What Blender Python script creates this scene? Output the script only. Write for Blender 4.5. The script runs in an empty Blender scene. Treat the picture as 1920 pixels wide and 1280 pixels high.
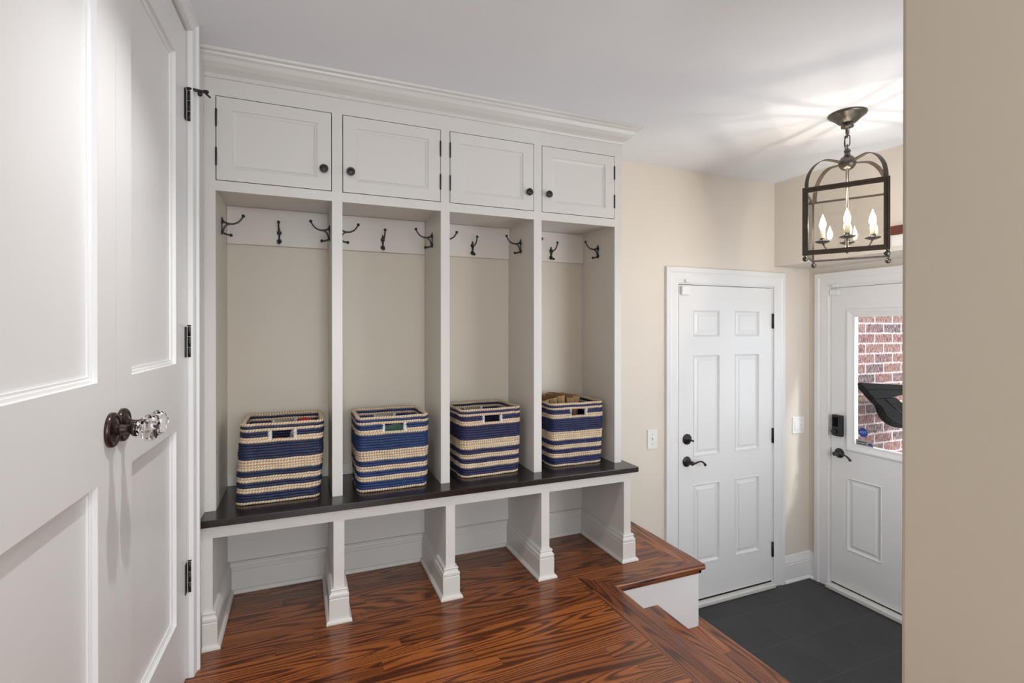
import bpy, bmesh, math, random
from mathutils import Vector, Matrix
random.seed(7)
PI = math.pi
scn = bpy.context.scene
COL = scn.collection

# ------------------------------------------------------------------ materials
def new_mat(name):
    m = bpy.data.materials.new(name); m.use_nodes = True
    nt = m.node_tree; nt.nodes.clear()
    out = nt.nodes.new('ShaderNodeOutputMaterial')
    return m, nt, out
class NT:
    def __init__(s, nt): s.nt = nt
    def n(s, t, **kw):
        x = s.nt.nodes.new(t)
        for k, v in kw.items(): setattr(x, k, v)
        return x
    def l(s, a, b): s.nt.links.new(a, b)
    def math(s, op, a, b=None, c=None):
        x = s.n('ShaderNodeMath', operation=op)
        for i, v in enumerate((a, b, c)):
            if v is None: continue
            if hasattr(v, 'links') or hasattr(v, 'is_linked'): s.l(v, x.inputs[i])
            else: x.inputs[i].default_value = v
        return x.outputs[0]
    def comb(s, a, b, c=0.0):
        x = s.n('ShaderNodeCombineXYZ')
        for i, v in enumerate((a, b, c)):
            if hasattr(v, 'is_linked'): s.l(v, x.inputs[i])
            else: x.inputs[i].default_value = v
        return x.outputs[0]
    def noise(s, vec, scale=1, detail=3, rough=.5):
        x = s.n('ShaderNodeTexNoise'); x.inputs['Scale'].default_value = scale
        x.inputs['Detail'].default_value = detail; x.inputs['Roughness'].default_value = rough
        if vec is not None: s.l(vec, x.inputs['Vector'])
        return x.outputs['Fac']
    def ramp(s, fac, stops):
        x = s.n('ShaderNodeValToRGB'); e = x.color_ramp.elements
        while len(e) < len(stops): e.new(.5)
        for el, (p, c) in zip(e, stops): el.position = p; el.color = (*c, 1)
        s.l(fac, x.inputs[0]); return x.outputs[0]
    def mix(s, fac, a, b, mode='MIX'):
        x = s.n('ShaderNodeMix', data_type='RGBA', blend_type=mode)
        for i, v in ((0, fac), (6, a), (7, b)):
            if hasattr(v, 'is_linked'): s.l(v, x.inputs[i])
            elif i == 0: x.inputs[0].default_value = v
            else: x.inputs[i].default_value = (*v, 1)
        return x.outputs[2]
    def bsdf(s, out, base, rough=.5, metal=0, spec=.5, coat=0, bump=None, bstr=.2, bdist=.002):
        b = s.n('ShaderNodeBsdfPrincipled')
        if hasattr(base, 'is_linked'): s.l(base, b.inputs['Base Color'])
        else: b.inputs['Base Color'].default_value = (*base, 1)
        if hasattr(rough, 'is_linked'): s.l(rough, b.inputs['Roughness'])
        else: b.inputs['Roughness'].default_value = rough
        b.inputs['Metallic'].default_value = metal
        b.inputs['Specular IOR Level'].default_value = spec
        b.inputs['Coat Weight'].default_value = coat; b.inputs['Coat Roughness'].default_value = .15
        if bump is not None:
            bp = s.n('ShaderNodeBump'); bp.inputs['Strength'].default_value = bstr
            bp.inputs['Distance'].default_value = bdist
            s.l(bump, bp.inputs['Height']); s.l(bp.outputs[0], b.inputs['Normal'])
        s.l(b.outputs[0], out.inputs[0]); return b
def paint(name, col, rough=.4, var=.03, scale=3, bstr=.05, fine=220, **kw):
    m, nt, out = new_mat(name); g = NT(nt)
    tc = g.n('ShaderNodeTexCoord').outputs['Object']
    f = g.noise(tc, scale, 3)
    a = tuple(c * (1 - var) for c in col); b = tuple(min(1, c * (1 + var)) for c in col)
    g.bsdf(out, g.mix(f, a, b), rough, bump=g.noise(tc, fine, 2), bstr=bstr, bdist=.001, **kw)
    return m
def simple(name, col, rough=.4, metal=0, var=.15, scale=40, **kw):
    m, nt, out = new_mat(name); g = NT(nt)
    tc = g.n('ShaderNodeTexCoord').outputs['Object']
    f = g.noise(tc, scale, 2)
    g.bsdf(out, g.mix(f, tuple(c * (1 - var) for c in col), tuple(min(1, c * (1 + var)) for c in col)), rough, metal, **kw)
    return m
def wood(name, along='x', plank=.057, length=1.1, gain=1.0, gap=True, sat=1.0):
    m, nt, out = new_mat(name); g = NT(nt)
    tc = g.n('ShaderNodeTexCoord').outputs['Object']
    sp = g.n('ShaderNodeSeparateXYZ'); g.l(tc, sp.inputs[0])
    X, Y = sp.outputs[0], sp.outputs[1]
    if along == 'y': X, Y = Y, X
    yr = g.math('DIVIDE', Y, plank); row = g.math('FLOOR', yr)
    wn = g.n('ShaderNodeTexWhiteNoise', noise_dimensions='1D'); g.l(row, wn.inputs['W'])
    xr = g.math('ADD', g.math('DIVIDE', X, length), g.math('MULTIPLY', wn.outputs['Value'], 7.3))
    seg = g.math('FLOOR', xr)
    wn2 = g.n('ShaderNodeTexWhiteNoise', noise_dimensions='2D'); g.l(g.comb(row, seg), wn2.inputs['Vector'])
    rnd = wn2.outputs['Value']
    off = g.math('MULTIPLY', rnd, 37.0)
    # contour lines of a stretched noise = cathedral grain
    v = g.comb(g.math('ADD', g.math('MULTIPLY', X, .75), off), g.math('ADD', g.math('MULTIPLY', Y, 9.0), off), off)
    n1 = g.noise(v, 1.0, .8, .4)
    fine = g.noise(g.comb(g.math('ADD', g.math('MULTIPLY', X, 14.0), off), g.math('MULTIPLY', Y, 420.0), off), 1, 3, .6)
    ph = g.math('ADD', g.math('MULTIPLY', n1, 125.0), g.math('MULTIPLY', fine, 1.8))
    ring = g.math('MULTIPLY_ADD', g.math('SINE', ph), .5, .5)
    ring = g.math('POWER', ring, 2.2)
    pores = g.noise(g.comb(g.math('MULTIPLY', X, 30.0), g.math('MULTIPLY', Y, 900.0), off), 1, 2, .6)
    t = g.math('ADD', g.math('MULTIPLY', ring, .38), g.math('MULTIPLY', g.math('ADD', pores, fine), .30))
    c = g.ramp(t, [(.12, (.40 * gain, .138 * gain, .038 * gain)), (.40, (.26 * gain, .074 * gain, .018 * gain)),
                   (.58, (.11 * gain, .028 * gain, .008 * gain)), (.80, (.045 * gain, .012 * gain, .004 * gain))])
    tone = g.ramp(rnd, [(0, (.62, .52, .50)), (.35, (.85, .80, .76)), (.7, (1.0, .97, .90)), (1, (1.25, 1.22, 1.05))])
    c = g.mix(1.0, c, tone, 'MULTIPLY')
    if gap:
        fy = g.math('FRACT', yr); fx = g.math('FRACT', xr)
        e = g.math('MINIMUM', fy, g.math('SUBTRACT', 1.0, fy)); gy = g.math('LESS_THAN', e, .012)
        e2 = g.math('MINIMUM', fx, g.math('SUBTRACT', 1.0, fx)); gx = g.math('LESS_THAN', e2, .0007)
        gg = g.math('MAXIMUM', gy, gx)
        c = g.mix(g.math('MULTIPLY', gg, .6), c, (.02, .008, .004))
    g.bsdf(out, c, g.math('MULTIPLY_ADD', pores, .2, .22), bump=t, bstr=.08, bdist=.0008, coat=.15)
    return m
M = {}
M['white'] = paint('white_satin_paint', (.80, .80, .805), .32)
M['cab'] = paint('cabinet_paint', (.67, .645, .61), .34)
M['wall'] = paint('cream_wall_paint', (.74, .68, .605), .55, bstr=.12)
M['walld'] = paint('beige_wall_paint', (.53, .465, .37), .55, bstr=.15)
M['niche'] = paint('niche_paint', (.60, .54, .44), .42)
M['ceil'] = paint('ceiling_paint', (.87, .885, .92), .7)
M['niche2'] = paint('locker_inner_paint', (.66, .615, .555), .40)  # cabinet paint with the lockers' inner shade put into its colour
M['espresso'] = simple('espresso_wood', (.016, .011, .010), .24, var=.35, scale=25, coat=.1)
M['iron'] = simple('black_iron', (.012, .010, .009), .38, spec=.5)
M['bronze'] = simple('dark_bronze', (.07, .05, .042), .25, .85)
M['pewter'] = simple('aged_pewter', (.125, .112, .098), .34, .9, var=.3)
M['frame'] = simple('bronze_frame', (.065, .048, .036), .42, .5, var=.3)
M['brass'] = simple('polished_brass', (.55, .47, .30), .18, .95)
M['steel'] = simple('steel', (.55, .55, .56), .25, 1)
M['plastic'] = simple('white_plastic', (.82, .82, .80), .3, var=.02)
M['black'] = simple('glossy_black', (.004, .0035, .003), .45, var=.2, spec=.04)
M['blackp'] = simple('black_plastic', (.012, .013, .016), .35)
M['candle'] = simple('ivory_sleeve', (.80, .72, .55), .5, var=.03)
M['dark'] = simple('dark_gap', (.006, .005, .005), .8)  # near-black that paints shade into the door gaps
M['sill'] = paint('sill_paint', (.72, .71, .68), .5)
M['oak_x'] = wood('oak_planks', 'x', gain=.92)
M['oak_y'] = wood('oak_border', 'y', .063, 2.3, .92)
M['oak_t'] = wood('oak_tread', 'y', .14, 2.5, 1.0)
M['redwood'] = simple('reddish_wood', (.13, .035, .02), .5, var=.4, scale=60)
M['red'] = simple('red_wool', (.42, .012, .012), .9, var=.4, scale=120)
M['grey'] = simple('grey_cloth', (.38, .36, .37), .9, var=.2)
M['green'] = simple('green_cloth', (.06, .13, .10), .9, var=.3)
M['kraft'] = simple('kraft_paper', (.36, .215, .10), .8, var=.3, scale=30)
M['wrap'] = simple('white_wrap', (.80, .80, .78), .5, var=.05, scale=200)
M['blue'] = simple('blue_sticker', (.005, .045, .33), .35)
M['navyst'] = simple('navy_sticker', (.01, .02, .08), .35)
M['silverst'] = simple('silver_sticker', (.38, .36, .38), .35, var=.1)
M['ink'] = simple('ink', (.01, .01, .012), .5)
M['whiteink'] = simple('pale_ink', (.35, .5, .85), .4, var=.02)
def tile_mat():
    m, nt, out = new_mat('slate_tile'); g = NT(nt)
    tc = g.n('ShaderNodeTexCoord').outputs['Object']
    sp = g.n('ShaderNodeSeparateXYZ'); g.l(tc, sp.inputs[0])
    fx = g.math('DIVIDE', g.math('SUBTRACT', sp.outputs[0], 2.59), .305)
    fy = g.math('DIVIDE', g.math('SUBTRACT', sp.outputs[1], 2.07), .302)
    def edge(f):
        a = g.math('FRACT', f); return g.math('MINIMUM', a, g.math('SUBTRACT', 1.0, a))
    e = g.math('MINIMUM', edge(fx), edge(fy)); gr = g.math('LESS_THAN', e, .0065)
    wn = g.n('ShaderNodeTexWhiteNoise', noise_dimensions='2D')
    g.l(g.comb(g.math('FLOOR', fx), g.math('FLOOR', fy)), wn.inputs['Vector'])
    base = g.ramp(g.noise(tc, 5, 6, .65), [(.3, (.016, .016, .019)), (.7, (.034, .034, .038))])
    base = g.mix(g.math('MULTIPLY', wn.outputs['Value'], .35), base, (.045, .045, .05))
    c = g.mix(gr, base, (.06, .058, .056))
    h = g.math('SUBTRACT', g.math('MULTIPLY', g.noise(tc, 18, 6, .6), .5), gr)
    g.bsdf(out, c, .42, bump=h, bstr=.25, bdist=.003); return m
M['tile'] = tile_mat()
def brick_mat():
    m, nt, out = new_mat('textured_brick'); g = NT(nt)
    tc = g.n('ShaderNodeTexCoord').outputs['Object']
    sp = g.n('ShaderNodeSeparateXYZ'); g.l(tc, sp.inputs[0])
    X, Z = sp.outputs[0], sp.outputs[2]
    H, L = .0735, .205
    r = g.math('DIVIDE', Z, H); row = g.math('FLOOR', r)
    cxx = g.math('ADD', g.math('DIVIDE', X, L), g.math('MULTIPLY', g.math('MODULO', row, 2.0), .5))
    fz = g.math('FRACT', r); fx = g.math('FRACT', cxx)
    jag = g.noise(g.comb(g.math('MULTIPLY', X, 120.0), g.math('MULTIPLY', Z, 60.0)), 1, 2)
    jj = g.math('MULTIPLY', g.math('SUBTRACT', jag, .5), .42)
    ez = g.math('ADD', g.math('MINIMUM', fz, g.math('SUBTRACT', 1.0, fz)), jj)
    ex = g.math('MULTIPLY', g.math('MINIMUM', fx, g.math('SUBTRACT', 1.0, fx)), L / H)
    mort = g.math('LESS_THAN', g.math('MINIMUM', ez, ex), .085)
    wn = g.n('ShaderNodeTexWhiteNoise', noise_dimensions='2D'); g.l(g.comb(row, g.math('FLOOR', cxx)), wn.inputs['Vector'])
    c = g.ramp(wn.outputs['Value'], [(0, (.030, .024, .045)), (.3, (.13, .035, .038)), (.65, (.26, .06, .045)), (1, (.27, .13, .08))])
    st = g.noise(g.comb(g.math('MULTIPLY', X, 170.0), g.math('MULTIPLY', Z, 28.0)), 1, 3, .7)
    stk = g.ramp(st, [(.44, (0, 0, 0)), (.60, (1, 1, 1))])
    c = g.mix(g.math('MULTIPLY', stk, .85), g.mix(1.0, c, (.6, .6, .6), 'MULTIPLY'), (.46, .32, .30))
    c = g.mix(mort, c, (.55, .46, .46))
    g.bsdf(out, c, .9, bump=g.math('SUBTRACT', st, mort), bstr=.6, bdist=.01); return m
M['brick'] = brick_mat()
def thin_glass(name, tint=(1, 1, 1), refl=1.0):
    m, nt, out = new_mat(name); g = NT(nt)
    tr = g.n('ShaderNodeBsdfTransparent'); tr.inputs[0].default_value = (*tint, 1)
    gl = g.n('ShaderNodeBsdfGlossy'); gl.inputs['Roughness'].default_value = .02
    fr = g.n('ShaderNodeFresnel'); fr.inputs[0].default_value = 1.45
    mx = g.n('ShaderNodeMixShader')
    g.l(g.math('MULTIPLY', fr.outputs[0], refl), mx.inputs[0]); g.l(tr.outputs[0], mx.inputs[1]); g.l(gl.outputs[0], mx.inputs[2])
    g.l(mx.outputs[0], out.inputs[0]); return m
M['glass'] = thin_glass('window_glass', (.97, .98, .98), .2)
M['lglass'] = thin_glass('lantern_glass', (.97, .965, .95), 1.2)
def crystal():
    m, nt, out = new_mat('crystal'); g = NT(nt)
    b = g.n('ShaderNodeBsdfGlass'); b.inputs['IOR'].default_value = 1.5; b.inputs['Roughness'].default_value = .01
    g.l(b.outputs[0], out.inputs[0]); return m
M['crystal'] = crystal()
def flame():
    m, nt, out = new_mat('lit_bulb'); g = NT(nt)
    tr = g.n('ShaderNodeBsdfTransparent'); e = g.n('ShaderNodeEmission')
    e.inputs[0].default_value = (1, .86, .66, 1); e.inputs[1].default_value = 30
    mx = g.n('ShaderNodeMixShader'); mx.inputs[0].default_value = .55
    g.l(tr.outputs[0], mx.inputs[1]); g.l(e.outputs[0], mx.inputs[2]); g.l(mx.outputs[0], out.inputs[0]); return m
M['flame'] = flame()
def basket_mat():
    m, nt, out = new_mat('coiled_seagrass'); g = NT(nt)
    at = g.n('ShaderNodeAttribute', attribute_name='Col')
    uv = g.n('ShaderNodeUVMap', uv_map='UVMap')
    sp = g.n('ShaderNodeSeparateXYZ'); g.l(uv.outputs[0], sp.inputs[0])
    U, V = sp.outputs[0], sp.outputs[1]
    row = g.math('FLOOR', V)
    wn = g.n('ShaderNodeTexWhiteNoise', noise_dimensions='1D'); g.l(row, wn.inputs['W'])
    wob = g.math('MULTIPLY', g.noise(g.comb(g.math('MULTIPLY', U, 60.0), row), 1, 1), .35)
    s = g.math('FRACT', g.math('ADD', g.math('ADD', g.math('DIVIDE', U, .0105), g.math('MULTIPLY', V, -.55)), g.math('ADD', g.math('MULTIPLY', wn.outputs['Value'], 1.0), wob)))
    dist = g.math('ABSOLUTE', g.math('SUBTRACT', s, .5))
    st = g.math('LESS_THAN', dist, .15)
    straw = g.noise(g.comb(g.math('MULTIPLY', U, 90.0), g.math('MULTIPLY', V, 9.0)), 1, 3, .6)
    big = g.noise(g.comb(g.math('MULTIPLY', U, 14.0), g.math('MULTIPLY', V, .8)), 1, 2)
    k = g.math('ADD', g.math('MULTIPLY_ADD', straw, 1.1, .15), g.math('MULTIPLY', big, .6))
    base = g.mix(1.0, at.outputs['Color'], g.comb(k, k, k), 'MULTIPLY')
    nat = at.outputs['Alpha']
    stc = g.mix(nat, g.mix(.5, base, (.006, .010, .035)), (.78, .70, .58))
    c = g.mix(st, base, stc)
    bh = g.math('ADD', g.math('MULTIPLY', g.math('SUBTRACT', .5, dist), 1.2), g.math('MULTIPLY', straw, .4))
    g.bsdf(out, c, .55, bump=bh, bstr=.5, bdist=.003); return m
M['basket'] = basket_mat()

# ------------------------------------------------------------------ mesh helpers
class MB:
    def __init__(s): s.bm = bmesh.new()
    def box(s, x0, x1, y0, y1, z0, z1, mi=0):
        v = [s.bm.verts.new(p) for p in ((x0, y0, z0), (x1, y0, z0), (x1, y1, z0), (x0, y1, z0), (x0, y0, z1), (x1, y0, z1), (x1, y1, z1), (x0, y1, z1))]
        for f in ((0, 3, 2, 1), (4, 5, 6, 7), (0, 1, 5, 4), (1, 2, 6, 5), (2, 3, 7, 6), (3, 0, 4, 7)):
            s.bm.faces.new([v[i] for i in f]).material_index = mi
        return s
    def loft(s, rings, closed=True, cap0=True, cap1=True, mi=0, smooth=False):
        R = [[s.bm.verts.new(p) for p in r] for r in rings]
        n = len(R[0])
        for a, b in zip(R, R[1:]):
            for i in range(n if closed else n - 1):
                j = (i + 1) % n
                f = s.bm.faces.new((a[i], a[j], b[j], b[i])); f.material_index = mi; f.smooth = smooth
        if cap0 and n > 2: s.bm.faces.new(list(reversed(R[0]))).material_index = mi
        if cap1 and n > 2: s.bm.faces.new(R[-1]).material_index = mi
        return s
    def extrude(s, poly, axis, a, b, mi=0):
        """poly: 2D points; axis 'x': pts are (y,z); 'y': (x,z); 'z': (x,y)"""
        def P(p, t): return {'x': (t, p[0], p[1]), 'y': (p[0], t, p[1]), 'z': (p[0], p[1], t)}[axis]
        return s.loft([[P(p, a) for p in poly], [P(p, b) for p in poly]], mi=mi)
    def lathe(s, prof, c=(0, 0, 0), axis='z', n=24, smooth=True, mi=0):
        rings = []
        for r, h in prof:
            ring = []
            for i in range(n):
                t = 2 * PI * i / n; a, b = max(r, 1e-5) * math.cos(t), max(r, 1e-5) * math.sin(t)
                p = {'z': (a, b, h), 'y': (a, h, b), 'x': (h, a, b), '-y': (a, -h, b)}[axis]
                ring.append((c[0] + p[0], c[1] + p[1], c[2] + p[2]))
            rings.append(ring)
        return s.loft(rings, smooth=smooth, mi=mi)
    def sphere(s, c, r, n=14, sc=(1, 1, 1), mi=0):
        m = bmesh.ops.create_uvsphere(s.bm, u_segments=n, v_segments=max(6, n * 2 // 3), radius=r,
                                      matrix=Matrix.Translation(c) @ Matrix.Diagonal((*sc, 1)))
        for v in m['verts']:
            for f in v.link_faces: f.smooth = True; f.material_index = mi
        return s
    def tube(s, pts, rad, n=10, flat=None, closed=False, mi=0):
        pts = [Vector(p) for p in pts]; k = len(pts)
        if not hasattr(rad, '__len__'): rad = [rad] * k
        rings = []; prev = None
        for i, p in enumerate(pts):
            if closed: t = pts[(i + 1) % k] - pts[i - 1]
            else: t = pts[min(i + 1, k - 1)] - pts[max(i - 1, 0)]
            t.normalize()
            if prev is None:
                u = t.orthogonal().normalized()
                if flat is not None: u = (Vector(flat) - t * Vector(flat).dot(t)).normalized()
            else: u = (prev - t * prev.dot(t)).normalized()
            prev = u; w = t.cross(u)
            a, b = (rad[i] if not hasattr(rad[i], '__len__') else rad[i][0]), (rad[i] if not hasattr(rad[i], '__len__') else rad[i][1])
            rings.append([p + u * (a * math.cos(2 * PI * j / n + PI / n)) + w * (b * math.sin(2 * PI * j / n + PI / n)) for j in range(n)])
        if closed: rings.append(rings[0])
        s.loft(rings, cap0=not closed, cap1=not closed, smooth=(n > 5), mi=mi)
        if closed: bmesh.ops.remove_doubles(s.bm, verts=s.bm.verts, dist=1e-6)
        return s
    def build(s, name, mats, parent=None, loc=None, rotz=None, bevel=0, seg=2, recalc=True):
        if recalc: bmesh.ops.recalc_face_normals(s.bm, faces=s.bm.faces)
        me = bpy.data.meshes.new(name); s.bm.to_mesh(me); s.bm.free()
        if not isinstance(mats, (list, tuple)): mats = [mats]
        for m in mats: me.materials.append(m)
        o = bpy.data.objects.new(name, me); COL.objects.link(o)
        if parent is not None: o.parent = parent
        if loc: o.location = loc
        if rotz is not None: o.rotation_euler = (0, 0, rotz)
        if bevel:
            b = o.modifiers.new('bevel', 'BEVEL'); b.width = bevel; b.segments = seg; b.limit_method = 'ANGLE'; b.angle_limit = .6
        return o
def cr(pts, m=6):
    P = [Vector(p) for p in pts]; P = [P[0] * 2 - P[1]] + P + [P[-1] * 2 - P[-2]]; out = []
    for i in range(1, len(P) - 2):
        for k in range(m):
            t = k / m; a, b, c, d = P[i - 1:i + 3]
            out.append(.5 * ((2 * b) + (c - a) * t + (2 * a - 5 * b + 4 * c - d) * t * t + (3 * b - a - 3 * c + d) * t ** 3))
    out.append(P[-2]); return out
def tag(o, label=None, cat=None, group=None, kind=None):
    if label: o['label'] = label
    if cat: o['category'] = cat
    if group: o['group'] = group
    if kind: o['kind'] = kind
    return o
def thing(name, loc, label, cat, rotz=0, group=None, kind=None):
    o = bpy.data.objects.new(name, None); COL.objects.link(o); o.location = loc; o.rotation_euler = (0, 0, rotz)
    o.empty_display_size = .05
    return tag(o, label, cat, group, kind)
def struct(o): o['kind'] = 'structure'; return o
def copy_tree(o, parent=None):
    c = o.copy(); COL.objects.link(c)
    if parent is not None: c.parent = parent
    for ch in list(o.children): copy_tree(ch, c)
    return c
def panel_door(w, h, t, panels, z0=0.0, mi=0):
    """slab with front at y=0 facing -y; panels = (x0,x1,z0,z1,profile,hole)"""
    b = MB(); bm = b.bm
    xs = sorted({0, w, *[p[0] for p in panels], *[p[1] for p in panels]})
    zs = sorted({z0, z0 + h, *[p[2] for p in panels], *[p[3] for p in panels]})
    def quads(y, rev):
        for xa, xb in zip(xs, xs[1:]):
            for za, zb in zip(zs, zs[1:]):
                xm, zm = (xa + xb) / 2, (za + zb) / 2
                if any(p[0] < xm < p[1] and p[2] < zm < p[3] and (not rev or p[5]) for p in panels): continue
                v = [bm.verts.new(q) for q in ((xa, y, za), (xb, y, za), (xb, y, zb), (xa, y, zb))]
                bm.faces.new(v if not rev else v[::-1])
    quads(0, False); quads(t, True)
    for (xa, xb, za, zb, prof, hole) in panels:
        rings = []
        pr = list(prof)
        if hole: pr = pr + [(prof[-1][0], t)] if prof[-1][1] < t else pr
        for ins, dep in pr:
            rings.append([(xa + ins, dep, za + ins), (xb - ins, dep, za + ins), (xb - ins, dep, zb - ins), (xa + ins, dep, zb - ins)])
        if hole: rings[-1] = [(xa, t, za), (xb, t, za), (xb, t, zb), (xa, t, zb)] if False else rings[-1]
        R = [[bm.verts.new(q) for q in r] for r in rings]
        for a, c in zip(R, R[1:]):
            for i in range(4): bm.faces.new((a[i], a[(i + 1) % 4], c[(i + 1) % 4], c[i]))
        if not hole: bm.faces.new(R[-1])
    z1 = z0 + h
    for q in (((0, 0, z0), (0, t, z0), (w, t, z0), (w, 0, z0)), ((0, 0, z1), (w, 0, z1), (w, t, z1), (0, t, z1)),
              ((0, 0, z0), (0, 0, z1), (0, t, z1), (0, t, z0)), ((w, 0, z0), (w, t, z0), (w, t, z1), (w, 0, z1))):
        bm.faces.new([bm.verts.new(p) for p in q])
    bmesh.ops.remove_doubles(bm, verts=bm.verts, dist=1e-5)
    return b

# ------------------------------------------------------------------ key dimensions (metres; wood floor is z=0)
CE = 2.147                    # ceiling
W = 2.56                      # back wall
XR = 3.39                     # right (back door) wall
TZ = -.65                     # entry tile level
XA, PT, WD = -.2921, .4473, .4076
FY, LY, BK = 2.16, 2.079, 2.48
HX = .95                      # near hall wall face
HY = .548
NX, NY = 1.294, 1.895         # nosing lines
RUN, RIS = .2524, .1534
PX = 1.810                    # platform nosing right end
lx = lambda k: XA + k * PT
rx = lambda k: XA + k * PT + WD

# ------------------------------------------------------------------ room shell
b = MB()
# field
def slab(poly, mi, z1=0, z0=-.028): b.extrude(poly, 'z', z0, z1, mi)
slab([(-.9, -2.2), (1.165, -2.2), (1.165, 2.02), (-.9, 2.02)], 0)
slab([(-.9, 2.02), (1.69, 2.02), (1.69, W), (-.9, W)], 0)
slab([(1.165, 2.02), (1.165, -2.2), (NX - .014, -2.2), (NX - .014, NY + .014)], 1)
slab([(1.165, 2.02), (NX - .014, NY + .014), (PX - .014, NY + .014), (1.69, 2.02)], 0)
slab([(1.69, 2.02), (PX - .014, NY + .014), (PX - .014, W), (1.69, W)], 1)
def nose(cx, cz, r=.014, n=10):
    return [(cx + r * math.sin(PI * i / n), cz - r * math.cos(PI * i / n)) for i in range(n + 1)]
# bullnose edges
b.loft([[(x, y, z) for (x, z) in nose(NX - .014, -.014)] for y in (-2.2, NY + .014)], mi=1)
b.loft([[(x, y, z) for (x, z) in nose(PX - .014, -.014)] for y in (NY + .014, W)], mi=1)
b.loft([[(x, 2 * (NY + .014) - y, z) for (y, z) in nose(NY + .014, -.014)] for x in (NX - .02, PX - .012)], mi=0)
# cove under the platform nosing
b.box(NX - .02, PX - .022, NY + .02, NY + .034, -.046, -.028, 0)
b.box(PX - .034, PX - .020, NY + .02, W, -.046, -.028, 1)
struct(b.build('floor', [M['oak_x'], M['oak_y']]))
b = MB(); b.box(1.2, 3.6, HY - .1, W + .1, TZ - .05, TZ)
struct(b.build('floor', M['tile']))
# platform body (white skirt panel) and step risers
b = MB(); b.box(1.2, 1.782, 1.925, W, TZ, -.03)
struct(b.build('wall_platform', M['white']))
st = thing('staircase', (NX, 1.2, TZ), 'three oak steps going down from the hall floor to the slate entry floor', 'stairs')
for k in (1, 2, 3):
    xn = NX + RUN * k; z = -RIS * k; ye = 1.925 if k < 3 else W
    x0 = xn - RUN - .03
    bb = MB(); xo, yo, zo = NX, 1.2, TZ
    if k < 3:
        bb.box(x0 - xo, xn - .014 - xo, HY - yo, ye - yo, z - .028 - zo, z - zo)
        bb.loft([[(x - xo, y - yo, q - zo) for (x, q) in nose(xn - .014, z - .014)] for y in (HY, ye)])
    else:
        bb.box(x0 - xo, xn - .014 - xo, HY - yo, 1.925 - yo, z - .028 - zo, z - zo)
        bb.box(1.782 - xo, xn - .014 - xo, 1.925 - yo, ye - yo, z - .028 - zo, z - zo)
        bb.loft([[(x - xo, y - yo, q - zo) for (x, q) in nose(xn - .014, z - .014)] for y in (HY, ye)])
    bb.build('tread', M['oak_t'], st)
for k in (0, 1, 2, 3):
    xn = NX + RUN * k - .03; z1 = -RIS * k - .028; z0 = -RIS * (k + 1) if k < 3 else TZ
    bb = MB(); bb.box(xn - .02 - NX, xn - NX, HY - 1.2, (1.925 if k < 3 else W) - 1.2, z0 - TZ, z1 - TZ); bb.build('riser', M['white'], st)

b = MB(); b.box(-.9, 3.6, -2.2, W + .1, CE, CE + .1); struct(b.build('ceiling', M['ceil']))
b = MB(); b.box(-.9, 2.190, W, W + .12, TZ - .05, CE); b.box(3.033, 3.6, W, W + .12, TZ - .05, CE); b.box(2.190, 3.033, W, W + .12, 1.430, CE)
b.box(2.190, 3.033, W + .10, W + .12, TZ - .05, 1.43); struct(b.build('wall_back', M['wall']))
# right wall with the back door opening
D2Y0, D2Y1, DT, DB = 2.397, 1.577, 1.415, -.609
b = MB()
b.box(XR, XR + .13, D2Y0 + .02, W, TZ - .05, CE)
b.box(XR, XR + .13, HY - .1, D2Y1 - .02, TZ - .05, CE)
b.box(XR, XR + .13, D2Y1 - .02, D2Y0 + .02, DT + .02, CE)
struct(b.build('wall_right', M['wall']))
b = MB(); b.box(3.042, XR, HY, W, 1.568, CE); struct(b.build('wall_bulkhead', M['wall']))
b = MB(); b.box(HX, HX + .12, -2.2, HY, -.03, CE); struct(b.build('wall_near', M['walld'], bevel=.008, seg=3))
b = MB(); b.box(HX + .12, 1.8, HY - .12, HY, TZ - .05, CE); b.box(2.9, XR, HY - .12, HY, TZ - .05, CE)
b.box(1.8, 2.9, HY - .12, HY, TZ - .05, .2); b.box(1.8, 2.9, HY - .12, HY, 1.6, CE); struct(b.build('wall_entry', M['wall']))
b = MB(); b.box(1.8, 1.84, HY - .09, HY + .01, .2, 1.6); b.box(2.86, 2.9, HY - .09, HY + .01, .2, 1.6); b.box(1.84, 2.86, HY - .09, HY + .01, .2, .24); b.box(1.84, 2.86, HY - .09, HY + .01, 1.56, 1.6); b.box(2.33, 2.37, HY - .08, HY, .24, 1.56)
w2_ = struct(b.build('window_2', M['white'])); MB().box(1.84, 2.86, HY - .05, HY - .045, .24, 1.56).build('window_pane', M['glass'], w2_)  # unseen window added round the entry fill light
# wall behind the camera; its wide window is added to bring in fill light
b = MB()
b.box(-.9, -.25, -2.3, -2.2, -.03, CE); b.box(.85, HX + .12, -2.3, -2.2, -.03, CE)
b.box(-.25, .85, -2.3, -2.2, 1.95, CE); b.box(-.25, .85, -2.3, -2.2, -.03, .5)
struct(b.build('wall_rear', M['wall']))
fr = struct(MB().box(-.25, -.21, -2.28, -2.22, .5, 1.95).box(.81, .85, -2.28, -2.22, .5, 1.95).box(-.21, .81, -2.28, -2.22, .5, .54).box(-.21, .81, -2.28, -2.22, 1.91, 1.95).box(.28, .32, -2.28, -2.22, .54, 1.91).build('window_1', M['white']))
MB().box(-.21, .81, -2.253, -2.247, .54, 1.91).build('window_pane', M['glass'], fr)

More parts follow.
